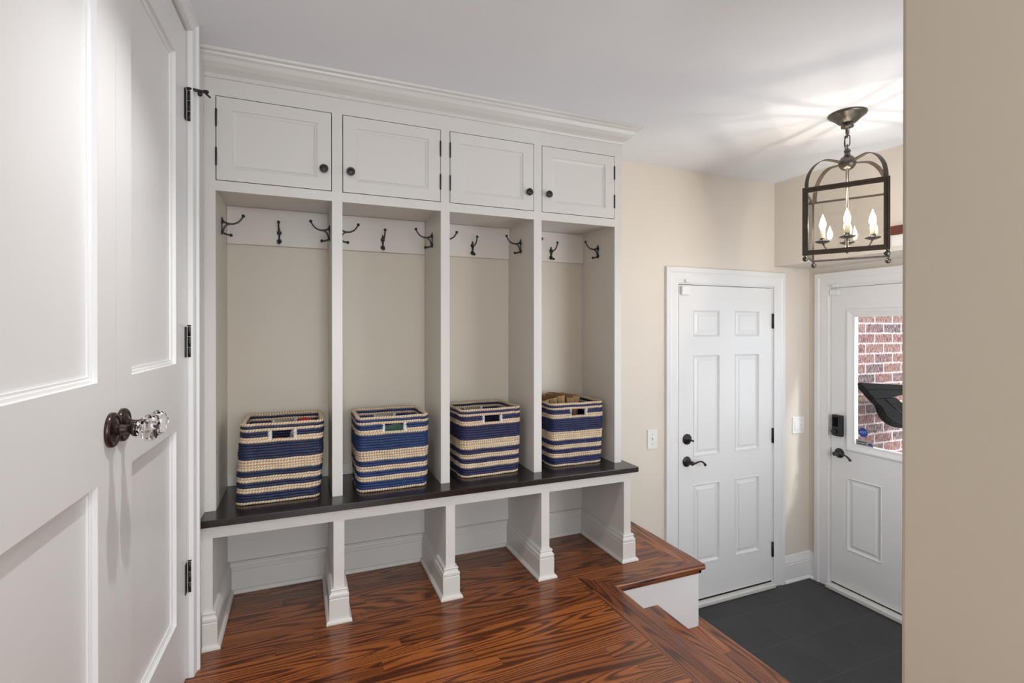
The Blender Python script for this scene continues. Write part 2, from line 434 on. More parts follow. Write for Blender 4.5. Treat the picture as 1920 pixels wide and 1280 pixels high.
# left wall in its own slightly turned frame: local x runs along the wall, local -y faces the room
AL = math.atan(.0316)
LO = (-.3414 - .0316 * 2, 0, 0); LR = PI / 2 - AL
SEAM, HE, NE = 1.319, 1.922, .716
b = MB()
b.box(-2.3, 2.7, .05, .2, -.03, CE)
b.box(HE + .004, 2.7, -.008, .05, -.03, CE)
b.box(NE - .004 - 2.9, NE - .004, -.008, .05, -.03, CE)
b.box(NE - .004, HE + .004, -.008, .05, 2.101, CE)
struct(b.build('wall_left', M['cab'], loc=LO, rotz=LR))
def casing_poly(w, t):   # across (0 = inner edge), out (positive toward the room)
    return [(0, 0), (0, t * .55), (w * .08, t * .62), (w * .12, t * .55), (w * .55, t * .72), (w * .60, t * .66), (w * .66, t * .80), (w * .72, t), (w * .97, t), (w, t * .9), (w, 0)]
def casing(name, x0, x1, z0, z1, w, t, loc, rotz, mat, ybase=0.0, inner=0.0):
    """three-sided mitred casing round an opening x0..x1, top z1, local -y outward"""
    b = MB(); pr = casing_poly(w, t)
    rings = []
    for (cx, cz, sx, sz) in ((x0, z0, -1, 0), (x0, z1, -1, 1), (x1, z1, 1, 1), (x1, z0, 1, 0)):
        rings.append([(cx + sx * p[0], ybase - p[1], cz + sz * p[0]) for p in pr])
    b.loft(rings)
    return struct(b.build(name, mat, loc=loc, rotz=rotz))
casing('trim_1', NE - .004, HE + .0035, 0, 2.103, .05, .024, LO, LR, M['white'], -.006)

# closet doors -------------------------------------------------------
CP = [(0, 0), (.0008, .009), (.006, .009), (.009, .011), (.013, .011), (.0135, .014), (.018, .0145)]
def rosette_mesh(r, prot, clip=None):
    b = MB(); prof = [(r, 0), (r, .006), (r * .93, .009), (r * .80, .0095), (r * .74, .007), (r * .55, .011), (r * .36, .0125), (r * .30, .018), (0, .018)]
    b.lathe(prof, axis='-y', n=40)
    if clip:
        side, off = clip
        for v in b.bm.verts:
            if side > 0 and v.co.x > off: v.co.x = off
            if side < 0 and v.co.x < -off: v.co.x = -off
    return b
def closet_door(n, x0, x1, px0, px1, knob_side, label):
    w = x1 - x0
    pan = [(px0 - x0, px1 - x0, .24, .829, CP, False), (px0 - x0, px1 - x0, 1.03, 1.969, CP, False)]
    o = panel_door(w, 2.087, .04, pan, .010).build('door_%d' % n, M['white'], loc=None)
    o.matrix_world = Matrix.Translation(LO) @ Matrix.Rotation(LR, 4, 'Z') @ Matrix.Translation((x0, 0, 0))
    struct(o); tag(o, label, 'door')
    kx = (w - .031) if knob_side > 0 else .031
    r = rosette_mesh(.036, 0, (knob_side, .0285)).build('rosette', M['bronze'], o, loc=(kx, 0, .926))
    MB().lathe([(.0105, .012), (.0105, .02), (.009, .026), (.0095, .033), (.0145, .039), (.016, .042), (.016, .046), (.012, .048), (0, .048)], axis='-y', n=32).build('shank', M['bronze'], o, loc=(kx, 0, .926))
    # faceted glass knob
    MB().lathe([(0, .0455), (.013, .0455), (.0165, .050), (.0265, .060), (.029, .068), (.0235, .080), (.0145, .0845), (0, .0845)], axis='-y', n=8, smooth=False).build('glass_knob', M['crystal'], o, loc=(kx, 0, .926))
    return o
dn = closet_door(3, NE, SEAM - .0006, .835, 1.2226, 1, 'nearer white panelled closet door, cut off by the left edge of the photo')
df = closet_door(4, SEAM + .0006, HE, 1.415, 1.802, -1, 'farther white panelled closet door with black hinges, next to the lockers')
wF = HE - SEAM
for z in (.329, 1.093, 1.858):
    hg = MB().box(wF - .020, wF + .002, -.0022, .0, z - .049, z + .049).box(wF - .0105, wF - .0095 + .002, -.0032, -.002, z - .035, z - .012).box(wF - .0105, wF - .0075, -.0032, -.002, z + .012, z + .035).build('hinge', M['iron'], df)
    MB().lathe([(.0055, -.049), (.0055, -.018)]).lathe([(.0055, -.0165), (.0055, .0165)]).lathe([(.0055, .018), (.0055, .049), (.003, .050), (.0065, .052), (.0065, .055), (0, .056)]).build('barrel', M['iron'], hg, loc=(wF + .006, -.0085, z))
zz = 1.858 + .058
ds = MB().lathe([(.009, 0), (.009, .004)], c=(wF + .006, -.0085, zz - .003))
ds.tube([(wF + .006, -.0085, zz), (wF + .012, -.03, zz), (wF + .018, -.052, zz)], [.0055, .005, .005], n=10)
ds.build('hinge_pin_stop', M['iron'], df)
MB().tube([(wF + .018, -.050, zz), (wF + .040, -.062, zz - .006)], .0035, n=8).lathe([(.008, -.003), (.009, 0), (.008, .003)], c=(wF + .02, -.054, zz + .003), n=14).sphere((wF + .014, -.038, zz - .010), .0075).build('bumper', M['iron'], df)

# ------------------------------------------------------------------ locker unit
ck = thing('locker_cabinet', (.6, FY, .4606), 'white built-in locker unit with four open cubbies and four small cupboard doors above', 'cabinet')
cx0, cy0, cz0 = .6, FY, .4606
class CB(MB):   # world-coordinate mesh builder re-based on the unit's origin
    def finish(s, name, mat, parent, o, **k):
        bmesh.ops.translate(s.bm, verts=s.bm.verts, vec=(-o[0], -o[1], -o[2])); return s.build(name, mat, parent, **k)
O = (cx0, cy0, cz0)
XL = -.335; XE = rx(3) + .04
ZT = .4606
b = CB()   # face frame
b.box(XL, lx(0), FY, FY + .02, ZT, CE - .001)
b.box(rx(3), XE, FY, FY + .02, ZT, CE - .001)
for k in range(3): b.box(rx(k), lx(k + 1), FY, FY + .02, ZT, 2.002)
b.box(lx(0), rx(3), FY, FY + .02, 2.002, CE - .001)
for k in range(4): b.box(lx(k), rx(k), FY, FY + .02, 1.649, 1.687)
b.finish('face_frame', M['cab'], ck, O)
CB().box(lx(0) - .02, lx(0), FY + .02, BK, ZT, CE - .02).finish('end_panel', M['niche2'], ck, O)
CB().box(rx(3), XE, FY + .02, W, ZT, CE - .002).finish('end_panel', M['niche2'], ck, O)
for k in range(3):
    CB().box(rx(k), lx(k + 1), FY + .02, BK, ZT, 1.665).finish('divider', M['niche2'], ck, O)
CB().box(lx(0), rx(3), FY + .02, BK, 1.661, 1.675).finish('shelf', M['cab'], ck, O)
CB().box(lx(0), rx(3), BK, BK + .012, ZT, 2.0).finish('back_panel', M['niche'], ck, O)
for k in range(4):
    CB().box(lx(k) + .0005, rx(k) - .0005, BK - .016, BK, 1.500, 1.6605).finish('hook_rail', M['niche2'], ck, O, bevel=.002)
    CB().box(lx(k) + .0005, rx(k) - .0005, BK - .012, BK, ZT, ZT + .05).finish('backsplash', M['niche2'], ck, O, bevel=.002)
# crown moulding with a mitred return on the right
cr_p = [(0, 2.065), (.006, 2.065), (.010, 2.072), (.009, 2.078), (.016, 2.083), (.030, 2.092), (.044, 2.106), (.052, 2.120), (.060, 2.126), (.062, 2.133), (.072, 2.137), (.074, CE - .0005), (0, CE - .0005)]
b = CB()
b.loft([[(XL, FY - p[0], p[1]) for p in cr_p], [(XE + p[0] * 1.1, FY - p[0], p[1]) for p in cr_p], [(XE + p[0] * 1.1, W - .001, p[1]) for p in cr_p]])
b.finish('crown_moulding', M['cab'], ck, O)
CAP = [(0, 0), (.002, .004), (.007, .0045), (.012, .0075), (.014, .0085)]
def knob(parent, x, z):
    MB().lathe([(.007, 0), (.007, .003), (.005, .006), (.0055, .012), (.013, .016), (.0165, .020), (.0165, .023), (.0135, .0245), (.0125, .0235), (.009, .0265), (.004, .0275), (0, .0278)], axis='-y', n=28).build('knob', M['iron'], parent, loc=(x, 0, z))
for k in range(4):
    w = WD - .006; h = .315 - .006
    d = panel_door(w, h, .02, [(.052, w - .052, .046, h - .046, CAP, False)]).build('cupboard_door', M['cab'], ck, loc=(lx(k) + .003 - O[0], FY - .0005 - O[1], 1.690 - O[2]))
    left = k in (1, 3)
    knob(d, .028 if left else w - .028, .080)
    hx = w + .001 if left else -.001
    for z in (.085, h - .080):
        MB().lathe([(0, -.036), (.002, -.034), (.0035, -.031), (.0035, .031), (.002, .034), (0, .036)], n=12).build('hinge', M['iron'], d, loc=(hx, -.002, z))
CB().box(lx(0), rx(3), FY + .0215, FY + .03, 1.688, 2.001).finish('door_backing', M['dark'], ck, O)  # near-black sheet added behind the doors so their gaps read as shade

# bench base
ZS = .4345
bs = thing('mudroom_bench', (.6, LY, 0), 'long white bench with a dark espresso seat slab and four open shoe bays below', 'bench')
OB = (.6, LY, 0)
CB().box(XL, 1.528, 2.0555, BK + .01, ZT - .026, ZT - .0002).finish('seat', M['espresso'], bs, OB, bevel=.0025)['label'] = 'dark espresso wood seat slab'
b = CB()
b.box(XL, lx(0), LY, LY + .02, .0, ZS); b.box(rx(3), XE, LY, LY + .02, .0, ZS)
for k in range(3): b.box(rx(k), lx(k + 1), LY, LY + .02, 0, ZS)
for k in range(4): b.box(lx(k), rx(k), LY, LY + .02, .389, ZS)
b.finish('face_frame', M['cab'], bs, OB)
for k in range(3): CB().box(rx(k), lx(k + 1), LY + .02, BK + .02, .0, ZS).finish('divider', M['cab'], bs, OB)
CB().box(rx(3), XE, LY + .02, W, 0, ZS).finish('end_panel', M['cab'], bs, OB)
CB().box(XL, lx(0), LY + .02, BK, 0, ZS).finish('end_panel', M['cab'], bs, OB)
CB().box(lx(0), rx(3), BK, BK + .02, 0, ZS).finish('back_panel', M['cab'], bs, OB)
BP = [(0, 0), (.026, 0), (.028, .004), (.027, .010), (.023, .016), (.0165, .018), (.0165, .092), (.014, .095), (.0165, .100), (.0165, .108), (.010, .116), (.009, .122), (.012, .126), (.010, .130), (.003, .132), (0, .133)]
def base_run(path, parent, o):
    """path: list of (x,y) wall-line points with the room on the left of travel"""
    n = len(path); rings = []
    for i, p in enumerate(path):
        p = Vector(p)
        def nrm(a, c):
            d = (Vector(c) - Vector(a)).normalized(); return Vector((-d.y, d.x))
        if i == 0: m = nrm(path[0], path[1])
        elif i == n - 1: m = nrm(path[-2], path[-1])
        else:
            a, c = nrm(path[i - 1], path[i]), nrm(path[i], path[i + 1]); m = (a + c) / (1 + a.dot(c))
        rings.append([(p.x + m.x * q[0], p.y + m.y * q[0], q[1]) for q in BP])
    b = CB(); b.loft(rings); return b.finish('baseboard', M['cab'], parent, o)
# one run per bay wrapping from divider front to divider front (room on the left when walking this way)
for k in range(4):
    a = (lx(k) - .0199, LY) if k else (XL + .012, LY); c = (rx(k) + .0199, LY)
    path = [a, (lx(k), LY), (lx(k), BK), (rx(k), BK), (rx(k), LY), c][::-1]
    if k == 3: path = [(XE, W - .001), (XE, LY), (rx(3), LY), (rx(3), BK), (lx(3), BK), (lx(3), LY), (lx(3) - .0199, LY)]
    base_run(path, bs, OB)

# ------------------------------------------------------------------ coat hooks
def make_hook():
    t = thing('coat_hook', (0, 0, 0), '', 'coat hook', group='black double coat hooks in the lockers')
    b = MB()
    out = [(-.0035, .031), (0, .036), (.0035, .031), (.004, .022), (.0085, .019), (.0105, .0125), (.008, .006), (.004, .003), (.0035, -.014), (.008, -.017), (.0115, -.0245), (.008, -.032), (0, -.036), (-.008, -.032), (-.0115, -.0245), (-.008, -.017), (-.0035, -.014), (-.004, .003), (-.008, .006), (-.0105, .0125), (-.0085, .019), (-.004, .022)]
    b.extrude(out, 'y', -.0035, 0)
    b.sphere((-.006, -.004, .0125), .0025, 8).sphere((.006, -.004, .0125), .0025, 8).sphere((-.006, -.004, -.0245), .0025, 8).sphere((.006, -.004, -.0245), .0025, 8)
    b.build('plate', M['iron'], t, bevel=.0008)
    p = cr([(0, -.001, .028), (0, -.008, .017), (0, -.022, .011), (0, -.042, .011), (0, -.060, .020), (0, -.072, .035), (0, -.076, .043)])
    b = MB(); b.tube(p, [.0042 - .0014 * i / len(p) for i in range(len(p))], n=10)
    b.tube(cr([(0, -.030, .0105), (0, -.017, .004), (0, -.009, -.008), (0, -.006, -.02)]), .0034, n=8)
    b.sphere((0, -.077, .0455), .0068, 14); b.build('upper_prong', M['iron'], t)
    p = cr([(0, -.002, -.022), (0, -.009, -.029), (0, -.020, -.0335), (0, -.030, -.035)])
    b = MB(); b.tube(p, .0038, n=10); b.sphere((0, -.033, -.035), .0066, 14); b.build('lower_prong', M['iron'], t)
    return t
hk = make_hook(); first = True
ordn = ['first', 'second', 'third', 'fourth']
for k in range(4):
    for (loc, rz, tx) in (((lx(k), 2.313, 1.546), PI / 2, 'left side wall'), (((lx(k) + rx(k)) / 2, BK - .016, 1.546), 0, 'back rail'), ((rx(k), 2.313, 1.546), -PI / 2, 'right side wall')):
        o = hk if first else copy_tree(hk); first = False
        o.location = loc; o.rotation_euler = (0, 0, rz)
        o['label'] = 'black coat hook on the %s of the %s locker from the left' % (tx, ordn[k])

# ------------------------------------------------------------------ woven baskets
NAT, NAVY, BLUE = (.50, .35, .205), (.018, .032, .135), (.03, .10, .30)
BROWS = 'nbbbnnbbnnbbnnnnbbbbbbnnbbnbn'   # bottom to top
def rr_path(wx, wy, r, n=8, side=14):
    pts = []
    cs = [(wx - r, -wy + r, -PI / 2), (wx - r, wy - r, 0), (-wx + r, wy - r, PI / 2), (-wx + r, -wy + r, PI)]
    start = []
    for ci, (cx, cy, a0) in enumerate(cs):
        arc = [(cx + r * math.cos(a0 + PI / 2 * i / n), cy + r * math.sin(a0 + PI / 2 * i / n)) for i in range(n + 1)]
        nx = cs[(ci + 1) % 4]; q = (nx[0] + r * math.cos(nx[2]), nx[1] + r * math.sin(nx[2]))
        pts += arc
        e = arc[-1]
        for j in range(1, side): pts.append((e[0] + (q[0] - e[0]) * j / side, e[1] + (q[1] - e[1]) * j / side))
    return pts
def make_basket(loc, rz, label, seed, navy, wx=.1475, wy=.13, taper=.955, lean=0.0, rh=.0107, ztw=0):
    rnd = random.Random(seed)
    t = thing('storage_basket', loc, label, 'basket', rotz=rz, group='striped woven baskets on the bench')
    bm = bmesh.new(); colL = bm.loops.layers.float_color.new('Col'); uvL = bm.loops.layers.uv.new('UVMap')
    path = rr_path(wx, wy, .032, 8, 40); N = len(path)
    arc = [0]
    for i in range(N): arc.append(arc[-1] + math.dist(path[i], path[(i + 1) % N]))
    nr = len(BROWS); jit = [rnd.uniform(-.0012, .0012) for _ in range(nr)]
    rcol = []
    for c in BROWS:
        kk = rnd.uniform(.88, 1.12)
        q = tuple(v * kk * rnd.uniform(.96, 1.04) for v in (NAT if c == 'n' else navy)) + (1 if c == 'n' else 0,)
        rcol.append(q)
    TH = .009
    def ring(off, z):
        f = z / (nr * rh); s = taper + (1 - taper) * f
        out = []
        for i, (x, y) in enumerate(path):
            px, py = path[i - 1]; qx, qy = path[(i + 1) % N]
            tx, ty = qx - px, qy - py; L = math.hypot(tx, ty); nx, ny = ty / L, -tx / L
            bulge = .004 * math.sin(PI * f) * (1 if abs(ny) > .7 else .6)
            wv = .0012 * math.sin(i * .35 + z * 60 + seed) + .0008 * math.sin(i * .9 + seed * 3)
            out.append(bm.verts.new(((x * s) + nx * (off + bulge + wv) + lean * f, y * s + ny * (off + bulge + wv), z + .0006 * math.sin(i * .21 + z * 40))))
        return out
    rings = []  # (verts, v)
    for r in range(nr):
        z0 = r * rh
        for q in range(5):
            a = -1.25 + 2.5 * q / 4
            if r == nr - 1 and q == 4: a = PI / 2
            rings.append((ring(.0046 * math.cos(a) + jit[r], z0 + rh / 2 + rh / 2 * math.sin(a) * 1.02), r + .1 + .8 * q / 4, r))
    nout = len(rings)
    for r in range(nr - 1, 0, -1):
        z0 = r * rh
        for q in range(4):
            a = 1.25 - 2.5 * q / 3
            if r == nr - 1 and q == 0: continue
            rings.append((ring(-TH - .0046 * math.cos(a) + jit[r] * .5, z0 + rh / 2 + rh / 2 * math.sin(a)), r + .9 - .8 * q / 3, r))
    hw = .045
    hrow = {23: 1, 24: 1, 25: 1}
    # rows (from bottom): natural pair sits at 22,23; navy pair 24,25
    def in_hole(i, row):
        x = (path[i][0] + path[(i + 1) % N][0]) / 2
        y = (path[i][1] + path[(i + 1) % N][1]) / 2
        return row in hrow and abs(x) < hw and abs(abs(y) - wy) < .005
    for j in range(len(rings) - 1):
        A, va, ra = rings[j]; B, vb, rb = rings[j + 1]
        row = ra
        for i in range(N):
            if in_hole(i, ra) and in_hole(i, rb): continue
            if in_hole(i, ra) != in_hole(i, rb) and ra != rb: pass
            k = (i + 1) % N
            f = bm.faces.new((A[i], A[k], B[k], B[i])); f.smooth = True
            for lp, (u, v) in zip(f.loops, ((arc[i], va), (arc[i + 1], va), (arc[i + 1], vb), (arc[i], vb))):
                lp[uvL].uv = (u, v); lp[colL] = rcol[row]
    # lips at hole top and bottom, bridging the outer and inner skins
    def find(row, last, outer):
        idx = [j for j in range(len(rings)) if rings[j][2] == row and (j < nout) == outer]
        return rings[idx[-1] if last else idx[0]][0]
    for (ro, lo, ri, li, colr) in ((22, True, 22, False, 22), (26, False, 26, True, 26)):
        A = find(ro, lo, True); B = find(ri, li, False)
        for i in range(N):
            if in_hole(i, 24):
                k = (i + 1) % N; f = bm.faces.new((A[i], A[k], B[k], B[i]))
                for lp, (u, v) in zip(f.loops, ((arc[i], .2), (arc[i + 1], .2), (arc[i + 1], .8), (arc[i], .8))):
                    lp[uvL].uv = (u, v + colr); lp[colL] = rcol[colr]
    # base
    f = bm.faces.new([v for v in rings[-1][0]])
    for lp in f.loops: lp[uvL].uv = (lp.vert.co.x, 0.5); lp[colL] = rcol[1]
    f = bm.faces.new(list(reversed(rings[0][0])))
    for lp in f.loops: lp[uvL].uv = (lp.vert.co.x, 0.5); lp[colL] = rcol[0]
    bmesh.ops.recalc_face_normals(bm, faces=bm.faces)
    me = bpy.data.meshes.new('woven_body'); bm.to_mesh(me); bm.free(); me.materials.append(M['basket'])
    o = bpy.data.objects.new('woven_body', me); COL.objects.link(o); o.parent = t
    s = taper + (1 - taper) * (24.5 / nr)
    zc = 24.5 * rh
    for sy in (-1, 1):
        for sx in (-1, 1):
            b = MB()
            for q in range(7):
                zq = zc - 1.5 * rh - .003 + q * (3 * rh + .006) / 7
                hgt = (3 * rh + .006) / 7
                yc = sy * (wy * s - TH / 2 + .001)
                xx = sx * (hw + .001) * 1.0 + lean * .84
                b.lathe([(.004, 0), (.0078, hgt * .3), (.0078, hgt * .7), (.004, hgt)], c=(0, 0, 0), n=12)
                for v in list(b.bm.verts)[-48:]:
                    v.co = Vector((v.co.x * 1.15 + xx, v.co.y * 1.35 + yc, v.co.z + zq))
            b.build('handle_wrap', M['wrap'], t)
    return t
bz = ZT + .0005
NA1, NA2, NA3, NA4 = (.009, .017, .058), (.007, .028, .115), (.013, .013, .066), (.010, .015, .080)
make_basket((-.080, 2.308, bz), 0.0, 'striped navy and natural basket in the first locker from the left, holding red wool', 1, NA1, lean=.016, taper=1.0)
make_basket((.360, 2.285, bz), .01, 'brighter blue striped basket in the second locker, with green cloth inside', 2, NA2)
make_basket((.808, 2.322, bz), .045, 'striped navy basket in the third locker with nothing showing above its rim', 3, NA3)
make_basket((1.272, 2.328, bz), -.01, 'striped navy basket in the fourth locker, filled with brown paper bags', 4, NA4)
# contents
def blob(name, loc, r, sc, mat, label, cat, seed=0, amp=.08):
    b = MB(); b.sphere((0, 0, 0), r, 28, sc)
    rnd = random.Random(seed)
    from mathutils import noise as mn
    for v in b.bm.verts:
        v.co *= 1 + amp * mn.noise(v.co * (3 / r) * .4 + Vector((seed, 0, 0)))
    return tag(b.build(name, mat, loc=loc), label, cat)
blob('wool_hat', (.015, 2.372, ZT + .232), .058, (1, .85, 1.0), M['red'], 'red wool hat at the back right inside the first basket', 'hat', 1, .12)
blob('wool_glove', (-.085, 2.255, ZT + .200), .042, (1.4, .8, .9), M['red'], 'red wool glove behind the handle hole of the first basket', 'glove', 2, .2)
blob('grey_cloth', (-.005, 2.245, ZT + .220), .045, (1, .75, 1.2), M['grey'], 'pale grey cloth bunched behind the handle of the first basket', 'cloth', 5, .3)
blob('green_cloth', (.375, 2.25, ZT + .205), .07, (1.3, .8, .75), M['green'], 'dark green cloth folded inside the second basket', 'cloth', 3, .2)
blob('dark_cloth', (-.07, 2.33, ZT + .11), .11, (1, .85, 1.0), M['navyst'], 'dark cloth filling the bottom of the first basket', 'cloth', 9, .2)
def paper_bag(loc, rz, tilt, w, h, label):
    b = MB(); d = .012
    pts = []
    rings = []
    for i, z in enumerate((0, h * .5, h * .85, h)):
        e = d * (1 + .8 * (i == 3) + .5 * (i == 2))
        ring = [(-w / 2, 0, z), (-w / 2 + .008, -e, z), (0, -e * (1.0 + .2 * i), z + .003 * (i == 3)), (w / 2 - .008, -e, z), (w / 2, 0, z + .004 * (i == 3)), (w / 2 - .008, e, z), (0, e * .8, z), (-w / 2 + .008, e, z)]
        rings.append(ring)
    b.loft(rings, cap1=False)
    o = b.build('paper_bag', M['kraft'], loc=loc); s = o.modifiers.new('s', 'SOLIDIFY'); s.thickness = .0012
    o.rotation_euler = (tilt, 0, rz)
    return tag(o, label, 'paper bag', 'brown paper bags in the fourth basket')
bagpos = [(-.075, .00, 1.25, -.38, 'leftmost, leaning hard left'), (-.045, -.01, 1.3, -.26, 'second from the left, leaning left'), (-.018, .0, 1.45, -.12, 'third from the left, nearly upright'), (.008, -.01, 1.6, .05, 'fourth from the left, standing upright'), (.032, .0, 1.7, .16, 'fifth from the left, leaning right')]
for i, (dx, dy, rz, tl, tx) in enumerate(bagpos):
    paper_bag((1.262 + dx * .8, 2.365 + dy * .5, ZT + .06), PI / 2 + (rz - 1.45) * .25, tl * .62, .15, .262 + .006 * (i % 3), 'brown paper bag in the fourth basket, ' + tx)

# ------------------------------------------------------------------ entry: doors, casings, sills
RP = [(0, 0), (.003, -.004), (.006, -.004), (.008, .0), (.012, .012), (.017, .0135), (.040, .0045), (.0405, .001)]
D1X0, D1X1 = 2.207, 3.016
DH = DT - DB
def ps(a, c, z0, z1): return (a, c, z0, z1, RP, False)
w1 = D1X1 - D1X0
ZL = [(-.382, .136), (.314, .969), (1.085, 1.2585)]
cols = [(.117, .339), (w1 - .339, w1 - .117)]
d1 = panel_door(w1, DH, .04, [ps(a, c, z0 - DB, z1 - DB) for (a, c) in cols for (z0, z1) in ZL]).build('door_1', M['white'], loc=(D1X0, W - .0045, DB))
# the wall stays whole behind: door leaf sits in a shallow frame in front of it
d1.location.y = W - .002
struct(d1); tag(d1, 'white six-panel door with black lever in the entry back wall', 'door')
casing('trim_2', D1X0 - .012, D1X1 + .012, TZ, DT + .012, .098, .022, (0, W, 0), 0, M['white'], 0)
b = MB(); b.box(D1X0 - .017, D1X0 - .003, W - .001, W + .1, TZ, DT + .015); b.box(D1X1 + .003, D1X1 + .017, W - .001, W + .1, TZ, DT + .015); b.box(D1X0 - .003, D1X1 + .003, W - .001, W + .1, DT + .004, DT + .015)
struct(b.build('trim_3', M['white']))
b = MB(); b.box(D1X0 - .010, D1X1 + .010, W - .034, W + .1, TZ, TZ + .028); struct(b.build('trim_4', M['sill'], bevel=.006))
def lever(parent, x, z, dirn, long=.105):
    b = MB(); r = .033
    b.lathe([(r, 0), (r, .004), (r * .9, .007), (r * .78, .007), (r * .70, .011), (r * .45, .013), (r * .42, .020), (r * .34, .022), (r * .30, .042), (r * .42, .046), (r * .42, .056), (r * .2, .060), (0, .060)], axis='-y', n=30)
    b.build('lever_rose', M['iron'], parent, loc=(x, 0, z))
    s = dirn
    p = cr([(s * -.004, -.052, 0), (s * .02, -.056, .0), (s * .045, -.056, .006), (s * .07, -.055, .006), (s * .092, -.053, -.006), (s * .105, -.051, -.020)])
    b = MB(); b.tube(p, [.0095 - .0045 * math.sin(PI * i / (len(p) - 1)) ** .6 for i in range(len(p))], n=12)
    b.sphere(p[-1], .009, 12); b.build('lever_handle', M['iron'], parent, loc=(x, 0, z))
lever(d1, .063, .290 - DB, 1)
b = MB(); b.lathe([(.034, 0), (.034, .006), (.031, .010), (.026, .010), (.024, .015), (.017, .017), (.015, .022), (0, .022)], axis='-y', n=30)
b.box(-.004, .004, -.036, -.02, -.004, .004); b.tube([(-.014, -.032, .004), (.018, -.034, -.006)], [(.004, .007), (.004, .007)], n=10); b.sphere((.02, -.034, -.007), .007, 10)
b.build('deadbolt', M['iron'], d1, loc=(.064, 0, .433 - DB))
for z in (1.19, .398, -.392):
    MB().box(w1 - .001, w1 + .003, -.003, .004, z - .051 - DB, z + .051 - DB).lathe([(.0065, z - .051 - DB), (.0065, z + .051 - DB)], c=(w1 + .003, -.008, 0), n=14).build('hinge', M['iron'], d1)
b = MB(); b.box(.008, .072, -.024, -.0005, DH - .064, DH - .010); b.build('sensor', M['plastic'], d1, bevel=.004)
tag(MB().box(-.018, .018, -.016, 0, -.010, .010).build('door_sensor_magnet', M['plastic'], loc=(D1X0 + .052, W - .014, DT + .024), bevel=.003), 'small white sensor magnet on the casing above the six-panel door', 'sensor')
MB().box(.0, w1, .002, .03, -.012, .0).build('door_sweep', M['dark'], d1)  # near-black strip standing for the shaded gap under the door

# back door with glass
w2 = D2Y0 - D2Y1
GP = [(0, 0), (.006, -.006), (.016, -.008), (.024, -.004), (.040, .004), (.0555, .006)]
d2p = [(.101, w2 - .101, .314 - DB, 1.271 - DB, GP, True), ps(.110, .334, -.353 - DB, .137 - DB), ps(w2 - .334, w2 - .110, -.353 - DB, .137 - DB)]
d2 = panel_door(w2, DH, .042, d2p).build('door_2', M['white'], loc=(XR + .004, D2Y0, DB), rotz=-PI / 2)
struct(d2); tag(d2, 'white back door with a tall glass pane, beside the near wall edge', 'door')
b = MB(); b.box(.150, w2 - .150, .018, .023, .36 - DB, 1.225 - DB); b.build('window_pane', M['glass'], d2)
casing('trim_5', -.010, w2 + .010, TZ, DT + .010, .098, .022, (XR, D2Y0, 0), -PI / 2, M['white'], 0)
b = MB(); b.box(-.020, -.002, .0, .13, TZ, DT + .02); b.box(w2 + .002, w2 + .02, .0, .13, TZ, DT + .02); b.box(-.002, w2 + .002, 0, .13, DT + .003, DT + .02)
struct(b.build('trim_6', M['white'], loc=(XR, D2Y0, 0), rotz=-PI / 2))
b = MB(); b.box(-.01, w2 + .01, -.045, .13, TZ, TZ + .030); struct(b.build('trim_7', M['sill'], loc=(XR, D2Y0, 0), rotz=-PI / 2, bevel=.006))
MB().box(0, w2, .004, .03, -.010, 0).build('door_sweep', M['dark'], d2)  # shade of the gap below this door, put in as a dark strip
lever(d2, .060, .289 - DB, 1)
b = MB(); b.extrude([(-.033, -.072), (-.020, -.078), (.036, -.078), (.036, .066), (-.02, .068), (-.033, .066)], 'y', -.030, -.0005)
kb = b.build('electronic_lock', M['blackp'], d2, loc=(.055, 0, .483 - DB), bevel=.005)
MB().box(-.022, .012, -.0325, -.0295, -.012, .052).build('lock_cover', M['black'], kb, bevel=.001)
MB().lathe([(.016, .029), (.016, .040), (.012, .044), (0, .044)], c=(-.012, 0, -.05), axis='-y', n=20).tube([(-.03, -.040, -.044), (.006, -.040, -.054)], .0045, n=8).build('turn_piece', M['iron'], kb)
b = MB(); b.box(-.003, .062, -.016, -.0005, DH - .048, DH - .010); b.build('sensor', M['plastic'], d2, bevel=.003)
tag(MB().box(-.022, .022, -.013, 0, -.010, .010).build('door_sensor_magnet', M['plastic'], loc=(XR - .0165, D2Y0 - .045, DT + .016), rotz=-PI / 2, bevel=.003), 'small white sensor magnet on the casing above the glazed back door', 'sensor')
MB().box(-.0035, .001, -.002, .012, .289 - DB - .028, .289 - DB + .028).build('strike_plate', M['iron'], d2)
# stickers on the glass
def ngon(b, cx, cz, r, n, y0, y1, rot=0): b.extrude([(cx + r * math.cos(rot + 2 * PI * i / n), cz + r * math.sin(rot + 2 * PI * i / n)) for i in range(n)], 'y', y0, y1)
def text(s, size, mat, parent, loc, rotz=0, name='lettering'):
    cu = bpy.data.curves.new(name, 'FONT'); cu.body = s; cu.size = size; cu.extrude = .0002; cu.align_x = 'CENTER'; cu.align_y = 'CENTER'
    o = bpy.data.objects.new(name, cu); COL.objects.link(o)
    dg = bpy.context.evaluated_depsgraph_get(); me = bpy.data.meshes.new_from_object(o.evaluated_get(dg))
    bpy.data.objects.remove(o); me.materials.clear(); me.materials.append(mat)
    o = bpy.data.objects.new(name, me); COL.objects.link(o); o.parent = parent; o.location = loc; o.rotation_euler = (PI / 2, 0, rotz)
    return o
sx = XR + .0215
def sticker(name, y, z, label):
    return thing(name, (sx, y, z), label, 'sticker', rotz=-PI / 2)
s1 = sticker('security_sticker', 2.192, .455, 'blue octagonal security sticker on the lower left of the back door glass')
b = MB(); ngon(b, 0, 0, .0315, 8, -.0008, 0, PI / 8); b.build('sticker_face', M['blue'], s1)
text('ADT', .023, M['whiteink'], s1, (0, -.0012, 0))
s2 = sticker('notice_sticker', 2.182, .378, 'small silver rectangular notice sticker in the bottom left corner of the glass')
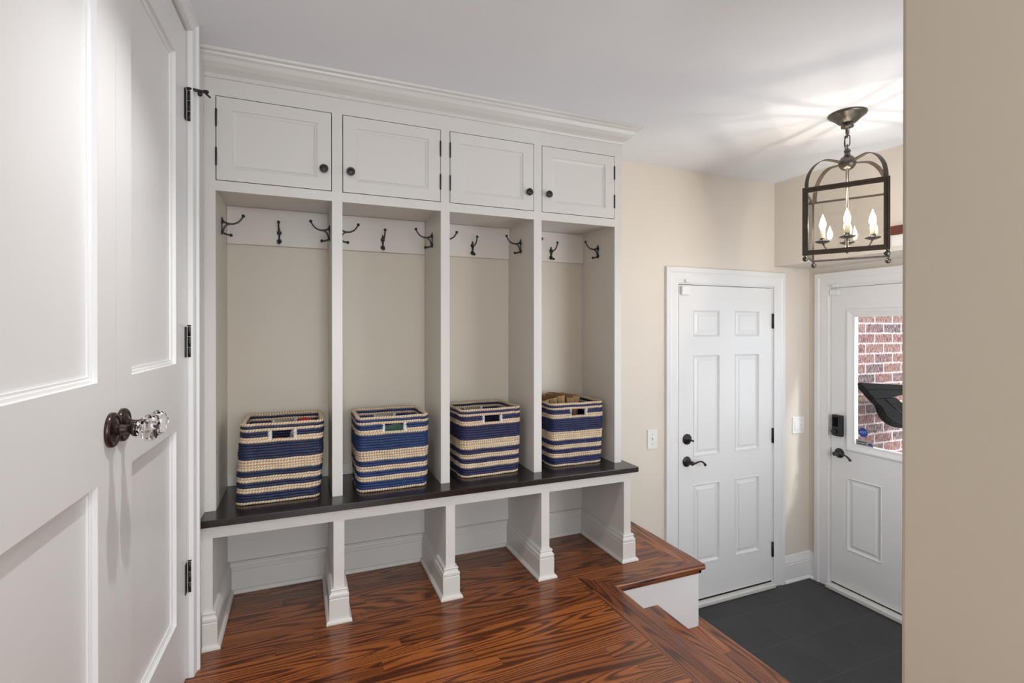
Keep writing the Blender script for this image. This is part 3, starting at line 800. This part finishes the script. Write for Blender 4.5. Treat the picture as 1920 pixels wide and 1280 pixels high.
MB().box(-.056, .056, -.0008, 0, -.027, .027).build('sticker_face', M['silverst'], s2)
MB().box(-.048, .012, -.0012, -.0008, .010, .016).box(-.048, .012, -.0012, -.0008, -.004, .002).build('printed_lines', M['ink'], s2)
b = MB(); ngon(b, .036, -.004, .0165, 8, -.0014, -.0008, PI / 8); b.build('emblem', M['navyst'], s2)
text('ADT', .012, M['whiteink'], s2, (.036, -.0018, -.004))

# baseboard in the entry corner
def entry_base(name, path):
    global BP
    P = [(0, 0), (.026, 0), (.027, .005), (.020, .018), (.0165, .020), (.0165, .125), (.014, .128), (.016, .135), (.012, .15), (.004, .182), (.0, .186)]
    rings = []
    n = len(path)
    for i, p in enumerate(path):
        p = Vector(p)
        def nrm(a, c):
            d = (Vector(c) - Vector(a)).normalized(); return Vector((-d.y, d.x))
        if i == 0: m = nrm(path[0], path[1])
        elif i == n - 1: m = nrm(path[-2], path[-1])
        else:
            a, c = nrm(path[i - 1], path[i]), nrm(path[i], path[i + 1]); m = (a + c) / (1 + a.dot(c))
        rings.append([(p.x + m.x * q[0], p.y + m.y * q[0], TZ + q[1]) for q in P])
    b = MB(); b.loft(rings); struct(b.build(name, M['white']))
entry_base('baseboard_back', [(XR, D2Y0 + .109), (XR, W), (D1X1 + .1105, W)])

# switches
def switch(loc, w, label, toggles):
    t = thing('light_switch', loc, label, 'light switch')
    MB().box(-w / 2, w / 2, -.006, 0, -.06, .06).build('plate', M['plastic'], t, bevel=.003)
    for x in toggles:
        MB().box(x - .005, x + .005, -.007, -.0055, -.012, .012).box(x - .0035, x + .0035, -.018, -.006, .0, .010).build('toggle', M['plastic'], t, bevel=.001)
        for zz in (-.030, .030): MB().sphere((x, -.006, zz), .003, 8).build('screw', M['steel'], t)
    return t
switch((2.0006, W, .455), .074, 'single white toggle switch on the cream wall between lockers and six-panel door', [0])
t2 = switch((3.275, W, .450), .118, 'double white switch plate in the corner between the two entry doors', [.023])
MB().box(-.040, -.006, -.0085, -.0055, -.034, .034).build('rocker', M['plastic'], t2, bevel=.002)

# wooden strip on the bulkhead
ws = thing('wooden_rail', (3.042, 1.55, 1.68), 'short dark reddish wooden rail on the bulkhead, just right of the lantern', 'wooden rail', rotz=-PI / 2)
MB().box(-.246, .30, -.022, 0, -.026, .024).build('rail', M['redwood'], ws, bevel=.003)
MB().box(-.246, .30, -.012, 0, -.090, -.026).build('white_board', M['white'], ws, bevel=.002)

# ------------------------------------------------------------------ lantern
LX, LYY = 2.375, 1.601
th = math.atan2(.863, -.505)          # near face runs along this direction
lt = thing('lantern', (LX, LYY, CE), 'bronze framed glass box lantern with four lit candle bulbs hanging from the ceiling', 'pendant light', rotz=th - PI)
# local: +x points from left end of the near face to its right end, near face at local -y? (checked by render)
hw = .161; zt, zb = .650 + 1.135 - CE, .343 + 1.135 - CE
MB().lathe([(.080, 0), (.080, -.004), (.076, -.010), (.070, -.013), (.055, -.026), (.036, -.044), (.030, -.047), (.014, -.047), (.014, -.056), (.026, -.057), (.026, -.064), (.014, -.067), (.008, -.071), (.008, -.095), (0, -.095)], n=40).build('canopy', M['pewter'], lt)
def link(z, rot, hh=.022, ww=.009, r=.0026):
    p = []
    for i in range(20):
        a = 2 * PI * i / 20; x = ww * math.cos(a); zz = (hh - ww) * (1 if math.sin(a) > 0 else -1) * (abs(math.sin(a)) > .01) + ww * math.sin(a)
        p.append((x * math.cos(rot), x * math.sin(rot), z + zz))
    return MB().tube(p, r, n=8, closed=True)
link(-.098, PI / 2, .014, .008).build('chain_link', M['pewter'], lt)
link(-.126, 0, .026, .010).build('chain_link', M['pewter'], lt)
link(-.163, PI / 2, .018, .009).build('chain_link', M['pewter'], lt)
MB().tube(cr([(.004, 0, -.09), (-.012, 0, -.13), (-.006, .004, -.17), (0, 0, -.20)]), .0022, n=6).build('cord', M['pewter'], lt)
bzc = .781 + 1.135 - CE
MB().lathe([(0, bzc + .068), (.008, bzc + .066), (.014, bzc + .058), (.014, bzc + .052), (.010, bzc + .047), (.013, bzc + .042), (.013, bzc + .036), (.016, bzc + .033), (.026, bzc + .025), (.034, bzc + .012), (.037, bzc + .001), (.037, bzc - .002), (.034, bzc - .014), (.025, bzc - .027), (.012, bzc - .034), (.0065, bzc - .036), (.0065, zb + .10), (0, zb + .10)], n=32).build('centre_ball', M['pewter'], lt)
for sx_, sy_ in ((1, 1), (1, -1), (-1, 1), (-1, -1)):
    c = hw - .012; top = bzc + .012
    pts = [(c, c, zt), (c * .99, c * .99, zt + .035), (c * .93, c * .93, zt + .075), (c * .78, c * .78, zt + .115), (c * .58, c * .58, zt + .138), (c * .36, c * .36, zt + .138), (c * .15, c * .15, bzc)]
    pts = cr([(x * sx_, y * sy_, min(z, 0)) for x, y, z in pts], 6)
    MB().tube(pts, [(.0015, .011)] * len(pts), n=8, flat=None) if False else None
    b = MB(); rings = []
    side = Vector((sx_, -sy_, 0)).normalized()
    for i, p in enumerate(pts):
        tg = (pts[min(i + 1, len(pts) - 1)] - pts[max(i - 1, 0)]).normalized(); nn = tg.cross(side).normalized()
        rings.append([p + side * .0110 + nn * .0014, p - side * .0110 + nn * .0014, p - side * .0110 - nn * .0014, p + side * .0110 - nn * .0014])
    b.loft(rings); b.build('strap', M['frame'], lt)
fw = .0105
for (nm, ang, near) in (('a', 0, 1), ('b', PI / 2, 0), ('c', PI, 0), ('d', -PI / 2, 0)):
    mt = M['frame'] if near else M['pewter']
    R = Matrix.Rotation(ang, 4, 'Z')
    b = MB(); q = hw; f = .020 if near else .009; e = .008
    y0, y1 = -q, -q + e
    b.box(-q, -q + f, y0, y1, zb, zt); b.box(q - f, q, y0, y1, zb, zt)
    b.box(-q + f, q - f, y0, y1, zt - f, zt); b.box(-q + f, q - f, y0, y1, zb, zb + f)
    if near:
        g_ = .006; b.box(-q - .003, q + .003, y0 - .004, y0, zt - g_, zt + .003); b.box(-q - .003, q + .003, y0 - .004, y0, zb - .003, zb + g_)
        b.box(-q - .003, -q + g_, y0 - .004, y0, zb + g_, zt - g_); b.box(q - g_, q + .003, y0 - .004, y0, zb + g_, zt - g_)
    bmesh.ops.transform(b.bm, matrix=R, verts=b.bm.verts)
    b.build('side_frame', mt, lt)
    b = MB(); b.box(-q + f, q - f, y0 + .003, y0 + .005, zb + f, zt - f); bmesh.ops.transform(b.bm, matrix=R, verts=b.bm.verts)
    b.build('glass_pane', M['lglass'], lt)
for sx_ in (-1, 1):
    for sy_ in (-1, 1):
        MB().sphere((sx_ * (hw - .008), sy_ * (hw - .008), zb - .018), .0125, 16).lathe([(.005, zb - .008), (.005, zb)], c=(sx_ * (hw - .008), sy_ * (hw - .008), 0), n=10).build('ball_foot', M['pewter'], lt)
pz = .416 + 1.135 - CE
a0 = math.atan2(.83, -.56) - (th - PI)
lights = []
MB().lathe([(.0065, zb + .105), (.0065, pz - .025), (.012, pz - .030), (.015, pz - .042), (.010, pz - .052), (.004, pz - .058), (0, pz - .06)], n=16).build('cluster_hub', M['pewter'], lt)
for i in range(4):
    a = a0 + i * PI / 2; R_ = .098; x, y = R_ * math.cos(a), R_ * math.sin(a)
    MB().tube(cr([(0, 0, pz - .036), (x * .35, y * .35, pz - .052), (x * .75, y * .75, pz - .045), (x, y, pz - .005)]), .004, n=8).build('arm', M['pewter'], lt)
    cd = MB().lathe([(0, -.005), (.012, -.005), (.029, .001), (.033, .005), (.032, .0065), (.012, .003), (.0125, .012), (.0125, .020), (0, .020)], n=28).build('candle_cup', M['pewter'], lt, loc=(x, y, pz))
    MB().lathe([(.0105, .018), (.0105, .058), (.009, .060), (0, .060)], n=20).build('candle_sleeve', M['candle'], cd)
    MB().lathe([(.006, .060), (.0115, .068), (.0145, .080), (.0135, .094), (.009, .110), (.004, .124), (.001, .134), (0, .135)], n=20).build('bulb', M['flame'], cd)
    ld = bpy.data.lights.new('candle_bulb_light', 'POINT'); ld.energy = 2.7; ld.color = (1, .87, .72); ld.shadow_soft_size = .005
    lo = bpy.data.objects.new('candle_bulb_light', ld); COL.objects.link(lo); lo.parent = cd; lo.location = (0, 0, .088)

# ------------------------------------------------------------------ outside
b = MB(); b.box(3.52, 7.5, 2.42, 2.6, -1.2, 4); struct(b.build('wall_outside', M['brick']))
b = MB(); b.box(3.52, 9, -4, 2.42, -1.0, -.80); struct(b.build('floor_outside', paint('patio_concrete', (.55, .54, .52), .9)))
fx = thing('outdoor_fixture', (3.72, 2.25, .95), 'glossy black bracket-like fixture with a pointed flat top, seen through the back door glass', 'outdoor fixture')
def PX(u, v, Y=2.22):
    up = (u - 960) / 951.27; s, c = math.sin(.3941), math.cos(.3941)
    t = (s + up * c) / (c - up * s); X = t * Y; d = s * X + c * Y
    return (X - 3.72, (616.6 - v) / 951.27 * d + 1.135 - .95)
q = lambda L: [PX(u, v) for u, v in L]
MB().extrude(q([(1613.5, 720), (1616, 718), (1695, 722), (1730, 724), (1730, 731), (1695, 730), (1624, 730)]), 'y', -.035, .03).build('top_plate', M['black'], fx, bevel=.003)
MB().extrude(q([(1624, 730), (1695, 730), (1730, 731), (1730, 745), (1690, 741), (1672, 746), (1640, 748), (1632, 738)]), 'y', -.03, .025).build('under_body', M['black'], fx, bevel=.004)
MB().extrude(q([(1639, 748), (1682, 746), (1735, 792), (1735, 800), (1694, 799), (1675, 790), (1663, 780), (1657, 766)]), 'y', -.028, .02).build('gusset', M['black'], fx, bevel=.003)
def P3(u, v, y): a = PX(u, v); return (a[0], y, a[1])
MB().tube(cr([P3(1655, 757, 0), P3(1661, 775, 0), P3(1670, 787, 0), P3(1684, 795, 0), P3(1705, 797, 0), P3(1722, 788, 0), P3(1728, 760, 0), P3(1726, 730, 0)]), .024, n=14).build('curved_arm', M['black'], fx)
MB().tube([P3(1660, 748, -.02), P3(1700, 782, -.02)], .011, n=10).build('brace', M['black'], fx)
MB().tube([P3(1676, 744, .03), P3(1712, 778, .03)], .016, n=10).build('brace', M['black'], fx)

# ------------------------------------------------------------------ lights
wd = bpy.data.worlds.new('world'); scn.world = wd; wd.use_nodes = True
g = NT(wd.node_tree); wd.node_tree.nodes.clear()
wo = g.n('ShaderNodeOutputWorld'); bg = g.n('ShaderNodeBackground')
bg.inputs[0].default_value = (.88, .94, 1, 1); bg.inputs[1].default_value = 2.3
g.l(bg.outputs[0], wo.inputs[0])
def area(name, loc, rot, size, e, col=(1, 1, 1), shape='DISK', sy=None):
    l = bpy.data.lights.new(name, 'AREA'); l.shape = shape; l.size = size; l.energy = e; l.color = col
    if sy: l.size_y = sy
    o = bpy.data.objects.new(name, l); COL.objects.link(o); o.location = loc; o.rotation_euler = rot; return o
rl = bpy.data.lights.new('recessed_light', 'SPOT'); rl.energy = 46; rl.spot_size = math.radians(112); rl.spot_blend = .9; rl.shadow_soft_size = .02; rl.color = (1, .985, .97)
ro = bpy.data.objects.new('recessed_light', rl); COL.objects.link(ro); ro.location = (.05, 1.22, CE - .004)
area('recessed_light', (.35, -.4, CE - .004), (0, 0, 0), .14, 4.5, (1, .985, .96))
area('window_daylight', (.3, -2.15, 1.2), (PI / 2, 0, 0), 1.1, 33, (.86, .93, 1), 'RECTANGLE', 1.4)  # unseen fill light added behind the camera to brighten the hall
area('entry_daylight', (2.35, HY + .02, .9), (PI / 2, 0, 0), 1.0, 13, (.93, .96, 1), 'RECTANGLE', 1.3)  # fill light added for the entry, in front of the added window
sl = bpy.data.lights.new('sun', 'SUN'); sl.energy = 2.0; sl.angle = .1
so = bpy.data.objects.new('sun', sl); COL.objects.link(so); so.rotation_euler = (math.radians(48), 0, math.radians(20))

# ------------------------------------------------------------------ camera
YAW, PIT = .3941, -.0028
cam = bpy.data.cameras.new('camera'); co = bpy.data.objects.new('camera', cam); COL.objects.link(co)
F = Vector((math.sin(YAW) * math.cos(PIT), math.cos(YAW) * math.cos(PIT), math.sin(PIT)))
Rr = Vector((math.cos(YAW), -math.sin(YAW), 0)); U = Rr.cross(F)
mw = Matrix((Rr, U, -F)).transposed().to_4x4(); mw.translation = (0, 0, 1.135)
co.matrix_world = mw
cam.sensor_width = 36; cam.lens = 951.27 / 1920 * 36; cam.shift_y = -(640 - 619.24) / 1920; cam.clip_start = .02
scn.camera = co
scn.view_settings.view_transform = 'Standard'; scn.view_settings.look = 'None'
scn.view_settings.exposure = 0.27; scn.view_settings.gamma = 1; scn.view_settings.use_curve_mapping = False
